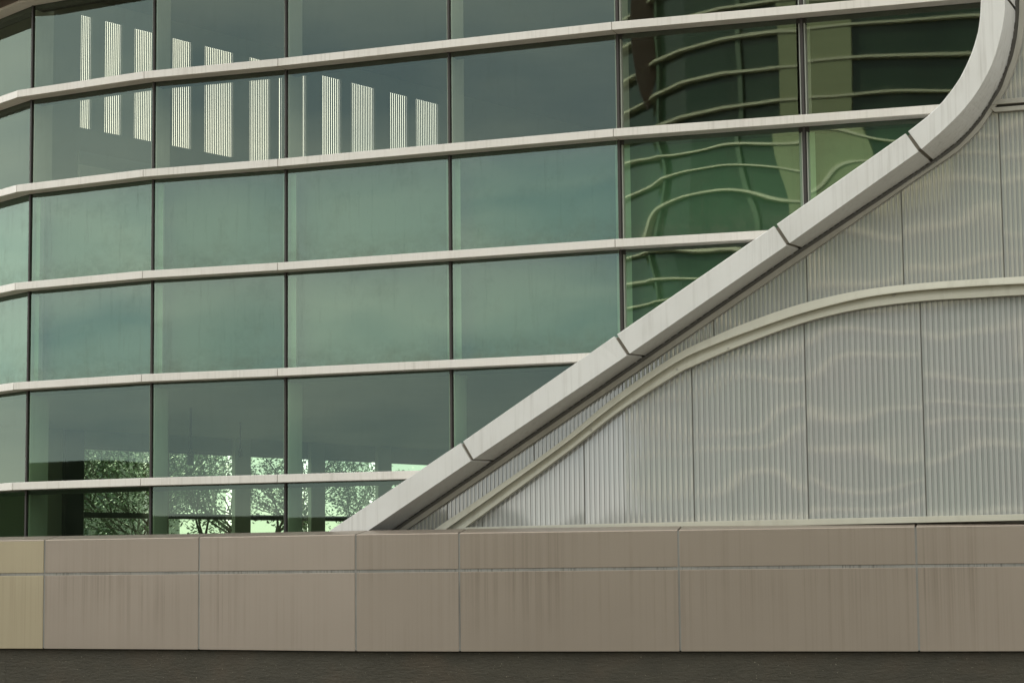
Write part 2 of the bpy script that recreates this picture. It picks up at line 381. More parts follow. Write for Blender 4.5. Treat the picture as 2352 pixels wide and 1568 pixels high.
# transom behind each ledge, deepened to stand in for the ledge's dark reflection
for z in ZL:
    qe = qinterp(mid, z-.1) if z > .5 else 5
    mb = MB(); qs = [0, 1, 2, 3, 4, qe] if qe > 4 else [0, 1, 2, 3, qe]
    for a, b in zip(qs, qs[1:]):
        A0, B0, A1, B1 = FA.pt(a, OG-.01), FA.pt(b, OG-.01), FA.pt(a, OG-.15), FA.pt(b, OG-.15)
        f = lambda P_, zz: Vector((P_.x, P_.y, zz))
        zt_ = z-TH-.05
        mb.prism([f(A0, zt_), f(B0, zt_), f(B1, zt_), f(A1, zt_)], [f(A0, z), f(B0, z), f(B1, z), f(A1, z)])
    tr = mb.build("transom_shade", M_GROOVE, cw)
# ledges
joint_cut = .0035
for li, z in enumerate(ZL):
    qe = qinterp(cL, z-TH*.5)+.012 if z < 7.4 else 5
    bounds = [0, 1, 2, 3, 4, qe] if qe > 4.05 else [0, 1, 2, 3, qe]
    ld = None
    for si, (a, b) in enumerate(zip(bounds, bounds[1:])):
        L_ = (FA.P[si+1]-FA.P[si]).length
        a2, b2 = a+joint_cut/L_, b-(joint_cut/L_ if si < len(bounds)-2 else 0)
        prof = [(0, -TH), (0, 0), (-.03, .004), (-.212, .004), (-.212, -TH+.002), (-.02, -TH)]
        mb = MB()
        mb.prism([FA.pt(a2, o_, z+h_) for o_, h_ in prof], [FA.pt(b2, o_, z+h_) for o_, h_ in prof])
        mb.build("ledge_segment", M_LEDGE, cw, bevel=.004)
        if si: # dark joint behind the seam
            pass
    mb = MB(); prof = [(-.006, -TH+.005), (-.006, -.004), (-.205, -.004), (-.205, -TH+.005)]
    for a, b in zip(bounds, bounds[1:]):
        mb.prism([FA.pt(a, o_, z+h_) for o_, h_ in prof], [FA.pt(b, o_, z+h_) for o_, h_ in prof])
    mb.build("ledge_core", M_SEAM, cw)

# ------------------------------------------------------------------ roof overhang at top left
ro = thing("roof_overhang", None, "brown soffit of the roof overhang at the top left corner", "roof overhang")
ZS = FA.hit(83, 9, OG)[1]
qk = [0, 1, 2, 3, 3.45]
for a, b in zip(qk, qk[1:]):
    w = .003
    mb = MB(); pr = [(OG+.01, 0), (.34, 0), (.34, .1), (OG+.01, .1)]
    mb.prism([FA.pt(a+w, o_, ZS+h_) for o_, h_ in pr], [FA.pt(b-w, o_, ZS+h_) for o_, h_ in pr]); mb.build("soffit_panel", M_SOFFIT, ro)
    mb = MB(); pr = [(OG+.012, -.02), (OG+.035, -.02), (OG+.035, -.002), (OG+.012, -.002)]
    mb.prism([FA.pt(a, o_, ZS+h_) for o_, h_ in pr], [FA.pt(b, o_, ZS+h_) for o_, h_ in pr]); mb.build("edge_trim", M_FRAME, ro)

# ------------------------------------------------------------------ sloping beam
bm = thing("sloping_beam", None, "thick pale beam that climbs from the wall and curves upright at the top right", "beam")
def dens(c, k=4):
    r = []
    for a, b in zip(c, c[1:]):
        n = max(1, int(math.hypot((b[0]-a[0])*4, b[1]-a[1])/.35))
        for i in range(n): r.append((a[0]+(b[0]-a[0])*i/n, a[1]+(b[1]-a[1])*i/n))
    r.append(c[-1]); return r
def along(c):                                         # arc-length parameterised lookup
    P_ = [FA.pt(q, 0, z) for q, z in c]; s = [0]
    for a, b in zip(P_, P_[1:]): s.append(s[-1]+(b-a).length)
    def f(x):
        x = max(0, min(x, s[-1]))
        for i in range(len(s)-1):
            if s[i] <= x <= s[i+1]:
                k = (x-s[i])/(s[i+1]-s[i]+1e-9); return (c[i][0]+(c[i+1][0]-c[i][0])*k, c[i][1]+(c[i+1][1]-c[i][1])*k)
        return c[-1]
    return f, s
# break points (seams) as parameters on each curve: vertex indices of the traced lines
seam_idx_L, seam_idx_R, seam_idx_S = [[SUB*k for k in x] for x in ([0, 2, 3, 4, 5, 17, 18], [0, 2, 3, 4, 5, 18, 20], [0, 2, 3, 4, 5, 17, 20])]
fL, sL = along(cL); fR, sR = along(cR); fS, sS = along(cS)
def beamloop(a, b, c):
    return [FA.pt(a[0], OG-.02, a[1]), FA.pt(a[0], OB-.012, a[1]), FA.pt(a[0]+.0012, OB, a[1]-.004), FA.pt(b[0], OB, b[1]), FA.pt(b[0]+(c[0]-b[0])*.06, OB-.012, b[1]+(c[1]-b[1])*.06), FA.pt(c[0], OS, c[1]), FA.pt(c[0], OG-.02, c[1])]
for i in range(6):
    l0, l1 = sL[seam_idx_L[i]], sL[seam_idx_L[i+1]]; r0, r1 = sR[seam_idx_R[i]], sR[seam_idx_R[i+1]]; s0, s1 = sS[seam_idx_S[i]], sS[seam_idx_S[i+1]]
    gap = .019; n = 44 if i >= 4 else 24
    loops = []
    for k in range(n+1):
        x = k/n; e = gap*(1-2*x)
        if i == 0 and k == 0: e = 0
        loops.append(beamloop(fL(l0+(l1-l0)*x+e), fR(r0+(r1-r0)*x+e), fS(s0+(s1-s0)*x+e)))
    vs = [p_ for lp in loops for p_ in lp]; K = len(loops[0]); fs = []
    for k in range(n):
        for j in range(K):
            j2 = (j+1) % K; fs.append((k*K+j, (k+1)*K+j, (k+1)*K+j2, k*K+j2))
    fs.append(tuple(range(K))); fs.append(tuple(n*K+j for j in reversed(range(K))))
    o = mesh("beam_section", vs, fs, M_BEAM, bm)
# core seen in the open seams
vs = []; n = 120; fs = []
for k in range(n+1):
    x = k/n
    def piece(f, s, idx):
        y = x*6; i = min(5, int(y)); return f(s[idx[i]]+(s[idx[i+1]]-s[idx[i]])*(y-i))
    a, b, c = piece(fL, sL, seam_idx_L), piece(fR, sR, seam_idx_R), piece(fS, sS, seam_idx_S)
    lp = [FA.pt(a[0]+.004, OG, a[1]-.01), FA.pt(a[0]+.004, OB-.03, a[1]-.01), FA.pt(b[0]-.002, OB-.03, b[1]+.012), FA.pt(c[0]-.002, OS-.01, c[1]+.012), FA.pt(c[0]-.002, OG, c[1]+.012)]
    vs += lp
for k in range(n):
    for j in range(5):
        j2 = (j+1) % 5; fs.append((k*5+j, (k+1)*5+j, (k+1)*5+j2, k*5+j2))
mesh("seam_core", vs, fs, M_SEAM, bm)
def ribbon(curves, mat, name, parent):
    """sheet through curves [(curve, offset), ...], matched by normalised arc length"""
    fsn = [(along(c)[0], along(c)[1][-1], o_) for c, o_ in curves]; n = 220; vs = []; fc = []; K = len(curves)
    for k in range(n+1):
        for f, s_, o_ in fsn:
            q, z = f(s_*k/n); vs.append(FA.pt(q, o_, z))
    for k in range(n):
        for j in range(K-1): fc.append((k*K+j, (k+1)*K+j, (k+1)*K+j+1, k*K+j+1))
    return mesh(name, vs, fc, mat, parent)
ribbon([(cS, OS-.0), (cS, OS-.05), (cF1, OS-.05), (cF1, OS-.0)], M_GROOVE2, "edge_groove", bm)
ribbon([(cF1, OS-.05), (cF1, OS+.004), (cF2, OS+.004), (cF2, OS-.06)], M_FRAME, "edge_frame", bm)

# ------------------------------------------------------------------ ribbed wall
rw = thing("ribbed_wall", None, "pale grey ribbed plastic wall to the right of the sloping beam", "wall")
U1 = [(940, 1252), (987.5, 1222), (1263, 1031.9), (1407, 908.7+6), (1550.6, 816), (1638.7, 772.8), (1719, 739.3), (1839, 698), (1972.5, 667.4), (2095.6, 652), (2232.5, 641.7), (2352, 634.9), (2500, 629), (2700, 624)]
U2 = [(958, 1254), (1007, 1223.6), (1275, 1032), (1417, 915.5+6), (1550.6, 830), (1638.7, 789), (1719, 758), (1839, 717), (1972.5, 683), (2095.6, 665.6), (2232.5, 655), (2352, 648.6), (2500, 643), (2700, 638)]
U3 = [(1000, 1256), (1051.9, 1222.8), (1302.6, 1038), (1417, 948), (1548, 863), (1592.6, 840), (1695, 795.7), (1839, 742.7), (1972.5, 710), (2116, 691.3), (2232.5, 683.8), (2352, 677), (2500, 670), (2700, 664)]
ORW = -.20
def smooth(P_):                                       # Catmull-Rom through the traced points
    r_ = []
    for i in range(len(P_)-1):
        a, b, c, d = P_[max(0, i-1)], P_[i], P_[i+1], P_[min(len(P_)-1, i+2)]
        for k in range(4):
            t = k/4; r_.append(tuple(.5*(2*b[j]+(c[j]-a[j])*t+(2*a[j]-5*b[j]+4*c[j]-d[j])*t*t+(-a[j]+3*b[j]-3*c[j]+d[j])*t**3) for j in (0, 1)))
    return r_+[P_[-1]]
U2 = [(a, b) for a, b in U2]; U1, U2, U3 = smooth(U1), smooth(U2), smooth(U3)
cU1, cU2, cU3 = FA.curve(U1, -.05), FA.curve(U2, -.03), FA.curve(U3, -.10)
ORb = -.18
kU, kL3 = FA.curve(U2, ORb), FA.curve(U3, ORb); kF = FA.curve([(a-6, b-6) for a, b in F2], ORb)
# drop non-monotonic tail of the beam line for z(q)
kF = [a for i, a in enumerate(kF) if all(a[0] > b[0] for b in kF[:i])]
q_end = 4.98
zsill = FA.hit(1548, 1200, ORb)[1]
zt_hi, zt_lo = FA.hit(2300, 232, ORb)[1], FA.hit(2300, 250, ORb)[1]
def sheet(q0, q1, pitch, zlo, zhi, name, mat, parent, depth=.011):
    """vertical flutes between two height functions"""
    k = 4 if q0 > 3.999 else 3; Lg = (FA.P[k+1]-FA.P[k]).length
    n = max(1, round((q1-q0)*Lg/pitch)); mb = MB(); prof = [(0, -.1), (.07, -.5), (.12, -.35), (.5, -.30), (.56, -.02), (.97, 0)]
    pts = []
    for i in range(n):
        for x, d in prof: pts.append((q0+(q1-q0)*(i+x)/n, ORb+d*depth))
    vs = []; fc = []; ok = []
    for q, o_ in pts:
        a, b = zlo(q), zhi(q); ok.append(b > a+.004); b = max(a, b)
        vs += [FA.pt(q, o_, a), FA.pt(q, o_, b)]
    for i in range(len(pts)-1):
        if ok[i] or ok[i+1]: fc.append((2*i, 2*i+2, 2*i+3, 2*i+1))
    if not fc: return
    o = mesh(name, vs, fc, mat, parent); o.data.materials.append(M_RIB_SHADE); o.data.materials.append(M_RIB_SHADE_LINE)
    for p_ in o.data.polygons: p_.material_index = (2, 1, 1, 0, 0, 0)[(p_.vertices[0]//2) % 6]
zF = lambda q: min(9.5, zinterp(kF, q)); zU = lambda q: zinterp(kU, q) if q < kU[-1][0] else kU[-1][1]; zU3 = lambda q: zinterp(kL3, q) if q < kL3[-1][0] else kL3[-1][1]
def qof(u, v): return FA.hit(u, v, ORb)[0]
low = [qof(900, 1225), qof(1107, 1190), qof(1342, 1120), qof(1593, 1100), qof(1854, 1050), qof(2122, 1000), qof(2397, 1000), qof(2680, 1000)]
upq = [qof(860, 1240), qof(1027, 1190), qof(1226, 1020), qof(1430, 900), qof(1639, 740), qof(1853, 640), qof(2073, 560), qof(2300, 450), qof(2535, 450), qof(2700, 450)]
def segs(lst):
    for a, b in zip(lst, lst[1:]):
        if a < 4 < b: yield a, 4.0; yield 4.0001, b
        else: yield a, b
jw = lambda a: .0032/(FA.P[4 if a > 3.999 else 3]-FA.P[5 if a > 3.999 else 4]).length
for a, b in segs(low):
    sheet(a+(0 if abs(a-4) < .001 else jw(a)), b-(0 if abs(b-4) < .001 else jw(a)), .0565, lambda q: zsill-.03, lambda q: zU3(q)+.02, "ribbed_panel", M_RIB, rw)
for a, b in segs(upq):
    sheet(a+(0 if abs(a-4) < .001 else jw(a)), b-(0 if abs(b-4) < .001 else jw(a)), .047, lambda q: max(ZW-.02, zU(q)-.03), lambda q: min(zt_lo+.05, zF(q)), "ribbed_panel", M_RIB_U, rw)
for a, b in segs([qof(2240, 245), qof(2352+25, 150), qof(2700, 150)]):
    sheet(a+(0 if abs(a-4) < .001 else jw(a)), b-(0 if abs(b-4) < .001 else jw(a)), .047, lambda q: zt_hi-.05, lambda q: zF(q), "ribbed_panel", M_RIB_U, rw)
# backing sheet that closes the joints
mb = MB()
for i in range(60):
    a, b = 3.2+(q_end-3.2)*i/60, 3.2+(q_end-3.2)*(i+1)/60
    if a < 4 < b: b = 4.0
    za, zb = min(9.5, zF(a)), min(9.5, zF(b))
    if za <= ZW and zb <= ZW: continue
    A, B = FA.pt(a, ORb-.02), FA.pt(b, ORb-.02)
    mb.quad(Vector((A.x, A.y, .2)), Vector((B.x, B.y, .2)), Vector((B.x, B.y, max(zb, .2))), Vector((A.x, A.y, max(za, .2))))
mb.build("backing_sheet", M_FRAME, rw)
# curved girt channel
cg = thing("curved_channel", None, "curved cream metal channel sweeping across the ribbed wall", "trim")
ribbon([(cU1, -.16), (cU1, -.05), (cU2, -.03), (FA.curve([(a+1, b+2.5) for a, b in U2], -.03), -.03), (FA.curve([(a+1, b+3) for a, b in U2], -.10), -.105), (FA.curve([(a*.3+c*.7, b*.3+d*.7) for (a, b), (c, d) in zip(U2, U3)], -.10), -.085), (cU3, -.085), (cU3, -.17)], M_TRIM, "channel", cg)
for (u, v) in ((1670.6, 798), (1809, 725.5), (2050.5, 676), (1553, 790+56), (1052+748, 2142), (1356, 985)):
    if v > 1500: continue
    q, z = FA.hit(u+2, v+2, -.085); P_ = FA.pt(q, -.085, z); k = min(4, int(q)); n_ = FA.seg(k)[1]
    mb = MB(); mb.tube(P_-n_*.01, P_+n_*.006, .014, .011, 10); mb.build("bolt", M_FRAME, cg)
# sill strip and horizontal trims
def hbar(pts_top, pts_bot, off, depth, mat, name, parent):
    a = [FA.hit(u, v, off) for u, v in pts_top]; b = [FA.hit(u, v, off) for u, v in pts_bot]
    for i in range(len(a)-1):
        mb = MB(); A = [FA.pt(a[i][0], off, a[i][1]), FA.pt(a[i][0], off-depth, a[i][1]), FA.pt(b[i][0], off-depth, b[i][1]), FA.pt(b[i][0], off, b[i][1])]
        j = i+1; B = [FA.pt(a[j][0], off, a[j][1]), FA.pt(a[j][0], off-depth, a[j][1]), FA.pt(b[j][0], off-depth, b[j][1]), FA.pt(b[j][0], off, b[j][1])]
        mb.prism(A, B); mb.build(name, mat, parent, bevel=.003)
hbar([(1068, 1210.5), (1411, 1201.5)], [(1050, 1222), (1411, 1215.5)], -.06, .11, M_TRIM, "sill_strip", rw)
hbar([(1411, 1201.5), (2352, 1179.7), (2700, 1171)], [(1411, 1215.5), (2352, 1194.5), (2700, 1186)], -.06, .11, M_TRIM, "sill_strip", rw)
hbar([(2297, 228), (2420, 218)], [(2277, 241), (2420, 230)], OS+.01, .05, M_FRAME, "cross_trim", rw)
hbar([(2277, 241), (2420, 230)], [(2275, 248), (2420, 236)], OS-.03, .02, M_GROOVE, "trim_gap", rw)
hbar([(2275, 248), (2420, 236)], [(2284, 257.6), (2420, 247)], OS+.01, .05, M_FRAME, "cross_trim", rw)

# ------------------------------------------------------------------ parapet wall
WP = Poly([(-5.977-4.5, 24.569+1.5), (-5.439, 24.446), (-3.538, 23.709), (-1.712, 22.79), (-.586, 22.441), (1.704, 21.904), (4.056, 21.307), (4.056+2.3, 21.307-.5), (4.056+6.0, 21.307-1.3)])
pw = thing("parapet_wall", None, "low beige metal panel wall running along the foot of the building", "wall")
for i in range(len(WP.P)-1):
    Lg = (WP.P[i+1]-WP.P[i]).length; w = .010/Lg; mat = M_BEIGE_Y if i == 0 else M_BEIGE
    for nm, z0, z1 in (("upper_panel", ZJ+.030, ZW-.012), ("lower_panel", ZB, ZJ)):
        mb = MB(); pr = [(0, z0), (0, z1), (-.05, z1), (-.05, z0)]
        mb.prism([WP.pt(i+w, o_, h_) for o_, h_ in pr], [WP.pt(i+1-w, o_, h_) for o_, h_ in pr]); o = mb.build(nm, mat, pw, bevel=.004)
        if i == 0: o['label'] = "yellowish beige panel at the left end of the wall"
    mb = MB(); pr = [(.002, ZW-.01), (-.004, ZW), (-.30, ZW+.045), (-.30, ZW-.01)]
    mb.prism([WP.pt(i+w, o_, h_) for o_, h_ in pr], [WP.pt(i+1-w, o_, h_) for o_, h_ in pr]); mb.build("coping", M_BEIGE, pw)
mb = MB()
for i in range(len(WP.P)-1):
    pr = [(-.006, ZB+.01), (-.006, ZW-.005), (-.045, ZW-.005), (-.045, ZB+.01)]
    mb.prism([WP.pt(i, o_, h_) for o_, h_ in pr], [WP.pt(i+1, o_, h_) for o_, h_ in pr])
mb.build("joint_sealant", M_CAULK, pw)
st = thing("stone_base", None, "rough dark stone plinth under the beige panels", "stone wall")
tot = len(WP.P)-1; q = 0
cuts = [0, .9, 1.35, 2.05, 2.9, 3.7, 4.45, 5.1, 5.85, 6.7, 7.4, 8]
for a, b in zip(cuts, cuts[1:]):
    sub = [a]+[k for k in range(1, 8) if a < k < b]+[b]
    for c_, d_ in zip(sub, sub[1:]):
        pass
    mb = MB(); ww = .0003
    for c_, d_ in zip(sub, sub[1:]):
        c2 = c_+(ww if c_ == a else 0); d2 = d_-(ww if d_ == b else 0)
        pr = [(-.065, -1.75), (-.065, ZB-.012), (-.14, ZB-.012), (-.14, -1.75)]
        mb.prism([WP.pt(c2, o_, h_) for o_, h_ in pr], [WP.pt(d2, o_, h_) for o_, h_ in pr])
    mb.build("stone_slab", M_STONE, st)
mb = MB()
for i in range(tot):
    pr = [(-.075, -1.75), (-.075, ZW-.05), (-.2, ZW-.05), (-.2, -1.75)]
    mb.prism([WP.pt(i, o_, h_) for o_, h_ in pr], [WP.pt(i+1, o_, h_) for o_, h_ in pr])
mb.build("core", M_GROOVE, st)

# ------------------------------------------------------------------ interior
# rear wall plane: through B0, direction (1, m)
def rear_dir():
    return Vector((1, 1.25, 0)).normalized()
D_ = rear_dir(); Bp = Vector(((184-1176)/F*33, 33, 0))
Nr = Vector((D_.y, -D_.x, 0))                           # towards the camera
def rear(u, v, off=0):
    d = ray(u, v); o = Bp+Nr*off; t = o.dot(Nr)/Vector((d.x, d.y, 0)).dot(Nr)
    h = d*t; return (Vector((h.x, h.y, 0))-o).dot(D_), h.z
rear_wall = thing("rear_wall", None, "far inner wall seen through the glass, with bright slatted windows above tall panes", "wall")
holes = []                                              # (s0, s1, z0, z1)
TOPZ = rear(184, 33)[1]; BOTZ = rear(184, 293)[1]
slat = [(184, 210), (240, 280), (308, 354), (396, 441), (470, 537), (573, 622), (641, 651), (688, 705), (741, 785), (807, 862), (897, 938), (956, 1009)]
up_holes = [(rear(a, 300)[0], rear(b, 300)[0]) for a, b in slat]
zh_low = rear(437, 356)[1]
GT = rear(500, 1040)[1]                                  # ground-floor window head
cols_u = [(150, 193), (350, 388), (540, 576), (715, 747), (869, 900), (1010, 1040), (1140, 1170)]
grd = [(rear(a[1], 1150)[0], rear(b[0], 1150)[0]) for a, b in zip(cols_u, cols_u[1:])]
RT_Z, RB_Z = 11.0, -1.6
Sx0, Sx1 = -3.9, 26
def rbox(mb, s0, s1, z0, z1, o0=0, o1=-.05):
    mb.obox(Bp, D_, Nr, s0, s1, o0, o1, z0, z1)
mb = MB()
s = Sx0
for a, b in grd: rbox(mb, s, a, RB_Z, GT); s = b
rbox(mb, s, Sx1, RB_Z, GT)
rbox(mb, Sx0, Sx1, GT, BOTZ)
s = Sx0
for a, b in up_holes: rbox(mb, s, a, BOTZ, TOPZ); s = b
rbox(mb, s, Sx1, BOTZ, TOPZ); rbox(mb, Sx0, Sx1, TOPZ, RT_Z)
mb.build("wall", M_INNER, rear_wall)
for i, (a, b) in enumerate(up_holes):
    fr = MB(); n = (6, 9, 11, 10, 16, 12, 2, 4, 9, 14, 9, 13)[i]; w = (b-a)/n
    for k in range(n):
        rbox(fr, a+w*k+w*.34, a+w*(k+1), BOTZ, TOPZ, -.052, -.057)
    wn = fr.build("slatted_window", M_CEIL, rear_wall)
    gm = MB(); o = Bp+Nr*(-.07); gm.quad(*[Vector(((o+D_*s_).x, (o+D_*s_).y, z_)) for s_, z_ in ((a, BOTZ), (b, BOTZ), (b, TOPZ), (a, TOPZ))]); gm.build("pane", M_CLEAR, wn)
zt1, zt0 = rear(500, 1180)[1], rear(500, 1192)[1]
for i, (a, b) in enumerate(grd):
    fr = MB(); rbox(fr, a, b, zt0, zt1, -.05, -.2); rbox(fr, a, b, GT-.03, GT, -.05, -.2)
    fr.build("window_frame", M_FRAMEIN, rear_wall)
    gm = MB(); o = Bp+Nr*(-.22); gm.quad(*[Vector(((o+D_*s_).x, (o+D_*s_).y, z_)) for s_, z_ in ((a, RB_Z), (b, RB_Z), (b, GT), (a, GT))]); gm.build("pane", M_GLASS_B, rear_wall)
for (ua, ub, vt, mt) in ((182, 420, 346, M_INNER2), (182, 330, 378, M_INNER3)):
    sa, zt = rear(ua, vt, .06); sb = rear(ub, vt, .06)[0]; mb = MB(); rbox(mb, sa, sb, GT+1.3, zt, .02+.03*(mt == M_INNER3), .05+.03*(mt == M_INNER3)); mb.build("wall_panel", mt, rear_wall)
# columns
for i, (a, b) in enumerate(cols_u[:5]):
    s0, s1 = rear(a, 1150, .1)[0], rear(b, 1150, .1)[0]
    mb = MB(); mb.obox(Bp, D_, Nr, s0, s0+(s1-s0)*.98, .02, .1, RB_Z, GT+.6)
    o = mb.build("interior_column", M_DARK if i == 0 else M_COLUMN)
    labs = ["black square pier inside at the left of the tall rear windows", "pale column inside, half hidden behind the second mullion from the left", "pale green column between the tree-filled rear windows", "pale column inside, just right of the third mullion", "pale column inside next to the foot of the sloping beam", "inside column hidden behind the sloping beam", "far inside column beyond the sloping beam"]
    tag(o, labs[i], "column", "columns along the rear windows")
# slabs and roof
def slab(name, z0, z1, mat, label):
    pts = [FA.pt(q, OG-.36) for q in (0, 1, 2, 3, 4, 5)]+[Vector((FA.P[5].x, 55, 0)), Bp+D_*Sx1, Bp+D_*Sx0]
    pts = pts[:6]+[Bp+D_*Sx1-Nr*0, Bp+D_*Sx0]
    mb = MB(); mb.prism([Vector((p_.x, p_.y, z0)) for p_ in pts], [Vector((p_.x, p_.y, z1)) for p_ in pts]); return tag(mb.build(name, mat), label, "floor")
slab("floor_slab", -1.61, -1.5, M_FLOOR, "grey ground floor inside the glass building")
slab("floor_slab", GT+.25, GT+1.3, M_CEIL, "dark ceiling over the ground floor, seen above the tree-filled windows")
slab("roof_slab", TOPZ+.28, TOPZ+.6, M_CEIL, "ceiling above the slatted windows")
rt = thing("upper_wall", None, "cream upper wall above the glass, out of the top of the frame", "wall")
mb = MB()
for a, b in ((0, 1), (1, 2), (2, 3), (3, 4), (4, 5)):
    pr = [(-.1, 9.35), (-.1, 11.3), (-.4, 11.3), (-.4, 9.35)]
    mb.prism([FA.pt(a, o_, h_) for o_, h_ in pr], [FA.pt(b, o_, h_) for o_, h_ in pr])
mb.build("fascia", M_LEDGE, rt)
mb = MB(); e0 = FA.pt(5, -.2); e1 = Bp+D_*Sx1
mb.prism([Vector((e0.x, e0.y, -1.6)), Vector((e0.x+.3, e0.y, -1.6)), Vector((e1.x+.3, e1.y, -1.6)), Vector((e1.x, e1.y, -1.6))], [Vector((e0.x, e0.y, 11.2)), Vector((e0.x+.3, e0.y, 11.2)), Vector((e1.x+.3, e1.y, 11.2)), Vector((e1.x, e1.y, 11.2))])
tag(mb.build("side_wall", M_LEDGE), "plain end wall closing the building on the right", "wall")
# hanging spotlight
def spot(u, v, Y, sc_, label):
    d = ray(u, v); P_ = d*(Y/d.y)
    o = thing("ceiling_spotlight", None, label, "spotlight", "spotlights hanging from the ceiling")
    x, y, z = P_
    mb = MB(); mb.tube((x, y, z), (x, y, z-.13*sc_), .045*sc_, .047*sc_, 12); mb.tube((x, y, z-.13*sc_), (x, y, z-.145*sc_), .047*sc_, .03*sc_, 12); mb.build("lamp_body", M_DARK, o)
    mb = MB()
    for s_ in (-1, 1): mb.tube((x+s_*.042*sc_, y, z-.02*sc_), (x+s_*.012*sc_, y, z+.09*sc_), .009*sc_, .009*sc_, 6)
    mb.build("yoke", M_DARK, o)
    mb = MB(); mb.tube((x, y, z+.085*sc_), (x, y, GT+.26), .016*sc_, .016*sc_, 8); mb.build("stem", M_DARK, o)
spot(437.5, 1043, 28.5, 1.0, "black spotlight hanging in front of the trees, near the middle of the glass")
spot(552, 1036, 31.5, .6, "small dark spotlight hanging further back, left of the pale column")

# ------------------------------------------------------------------ trees beyond the building
M_BARK, t, p = new_mat("bark"); setp(p, (.075, .06, .045), .9)
M_LEAF, t, p = new_mat("leaf"); oi = objco(t)
t.links.new(mixc(t, noise(t, oi, 1.3, 3), (.05, .10, .035), (.13, .21, .08)), p.inputs['Base Color']); setp(p, rough=.5)
p.inputs['Transmission Weight'].default_value = 0
def tree(x, y, h, seed, label, nleaf=9000, lean=0):
    rd = random.Random(seed); o = thing("tree", None, label, "tree", "trees behind the building")
    wood = MB(); tips = []
    def grow(p_, d, ln, r, lv):
        q = p_; k = 3
        for i in range(k):
            d = (d+Vector((rd.uniform(-.16, .16), rd.uniform(-.16, .16), rd.uniform(-.05, .09)))).normalized()
            e = q+d*ln/k; wood.tube(q, e, r*(1-i*.2), r*(1-(i+1)*.2), 5 if lv else 8); q = e
            if lv >= 2: tips.append((q, d))
        if lv >= 4: return
        for j in range(3 if lv else 4):
            a = rd.uniform(0, 6.283); tl = rd.uniform(.45, .95)
            nd = (d+Vector((math.cos(a)*tl, math.sin(a)*tl, rd.uniform(-.12, .35)))).normalized()
            grow(q, nd, ln*rd.uniform(.8, 1.05), r*.55, lv+1)
    grow(Vector((x, y, -1.65)), Vector((lean, 0, 1)).normalized(), h*.17, h*.016, 0)
    wood.build("trunk", M_BARK, o)
    tips = rd.sample(tips, int(len(tips)*.45))
    vs = []; fc = []
    for i in range(nleaf):
        c, d = tips[rd.randrange(len(tips))]
        base = c+Vector((rd.gauss(0, .17), rd.gauss(0, .17), rd.gauss(-.08, .15)))
        a = rd.uniform(0, 6.283); dr = Vector((math.cos(a), math.sin(a), rd.uniform(-.9, .1))).normalized(); ln = rd.uniform(.07, .12)
        sd_ = dr.cross(Vector((rd.uniform(-1, 1), rd.uniform(-1, 1), 1))).normalized()*ln*.23
        n = len(vs); vs += [base, base+dr*ln*.5+sd_, base+dr*ln, base+dr*ln*.5-sd_]; fc.append((n, n+1, n+2, n+3))
    mesh("crown", vs, fc, M_LEAF, o)
def at(u, Y): d = ray(u, 1290); return d.x*Y/d.y
tree(at(318, 50), 50, 7.6, 3, "leafy tree behind the building, seen left through the lowest glass", 11000)
tree(at(455, 47), 47, 7.4, 11, "tree with open branches beyond the second bay of the lowest glass", 5500)
tree(at(615, 49), 49, 8.0, 5, "tree with a forked trunk beyond the pale inside column", 10000)
tree(at(745, 52), 52, 7.0, 8, "dense small-leaved tree just left of the foot of the beam", 9000)
# pale building far behind on the left
bd = thing("pale_building", None, "pale building with tall windows behind the trees at left", "building")
M_PALE, _, p = new_mat("pale_render"); setp(p, (.45, .47, .44), .8)
X0, X1 = at(120, 80), at(297, 80)
mb = MB(); mb.box(X0, X1, 80, 92, -1.6, 4.95); mb.build("wall", M_PALE, bd)
M_PWIN, _, p = new_mat("grey_window"); setp(p, (.16, .2, .2), .15)
for k in range(3):
    for zz in (-.6, 2.2):
        xa = X1-.35-(k+1)*.95; mb = MB(); mb.box(xa, xa+.75, 79.95, 80.1, zz, zz+2.2); f_ = mb.build("window_frame", M_PALE, bd)
        for (p0, p1, r0, r1) in ((.05, .35, .08, 1.0), (.4, .7, .08, 1.0), (.05, .35, 1.08, 2.1), (.4, .7, 1.08, 2.1)):
            mb = MB(); mb.box(xa+p0, xa+p1, 79.92, 79.96, zz+r0, zz+r1); mb.build("pane", M_PWIN, f_)

# ------------------------------------------------------------------ tower across the street (mirrored in the glass)
gp = FA.pt(4, OG); gt = FA.seg(4)[0]; gn = FA.seg(4)[1]
def mir(P_):
    v = P_-gp; v.z = 0; return P_-gn*(2*v.dot(gn))
def vray(u, v, Z): d = ray(u, v); k = Z/d.z; return Vector((d.x*k, d.y*k, Z))
d0 = ray(1839, 149); Zb = d0.z*72/d0.y
vl = [(1481.5, 229.7+4), (1498.5, 218), (1557, 192), (1655, 167), (1780, 149.4), (2225.7, 121)]
vp = [vray(u, v, Zb) for u, v in vl]
ext = (vp[-1]-vp[-2]).normalized(); vp.append(vp[-1]+ext*14)
back = Vector((-.35, 1, 0)).normalized()
vp = [vp[0]+back*9]+vp+[vp[-1]+ext*.1+Vector((0, 12, 0))]
TP = [mir(p_) for p_ in vp]
TPoly = Poly([(p_.x, p_.y) for p_ in TP])
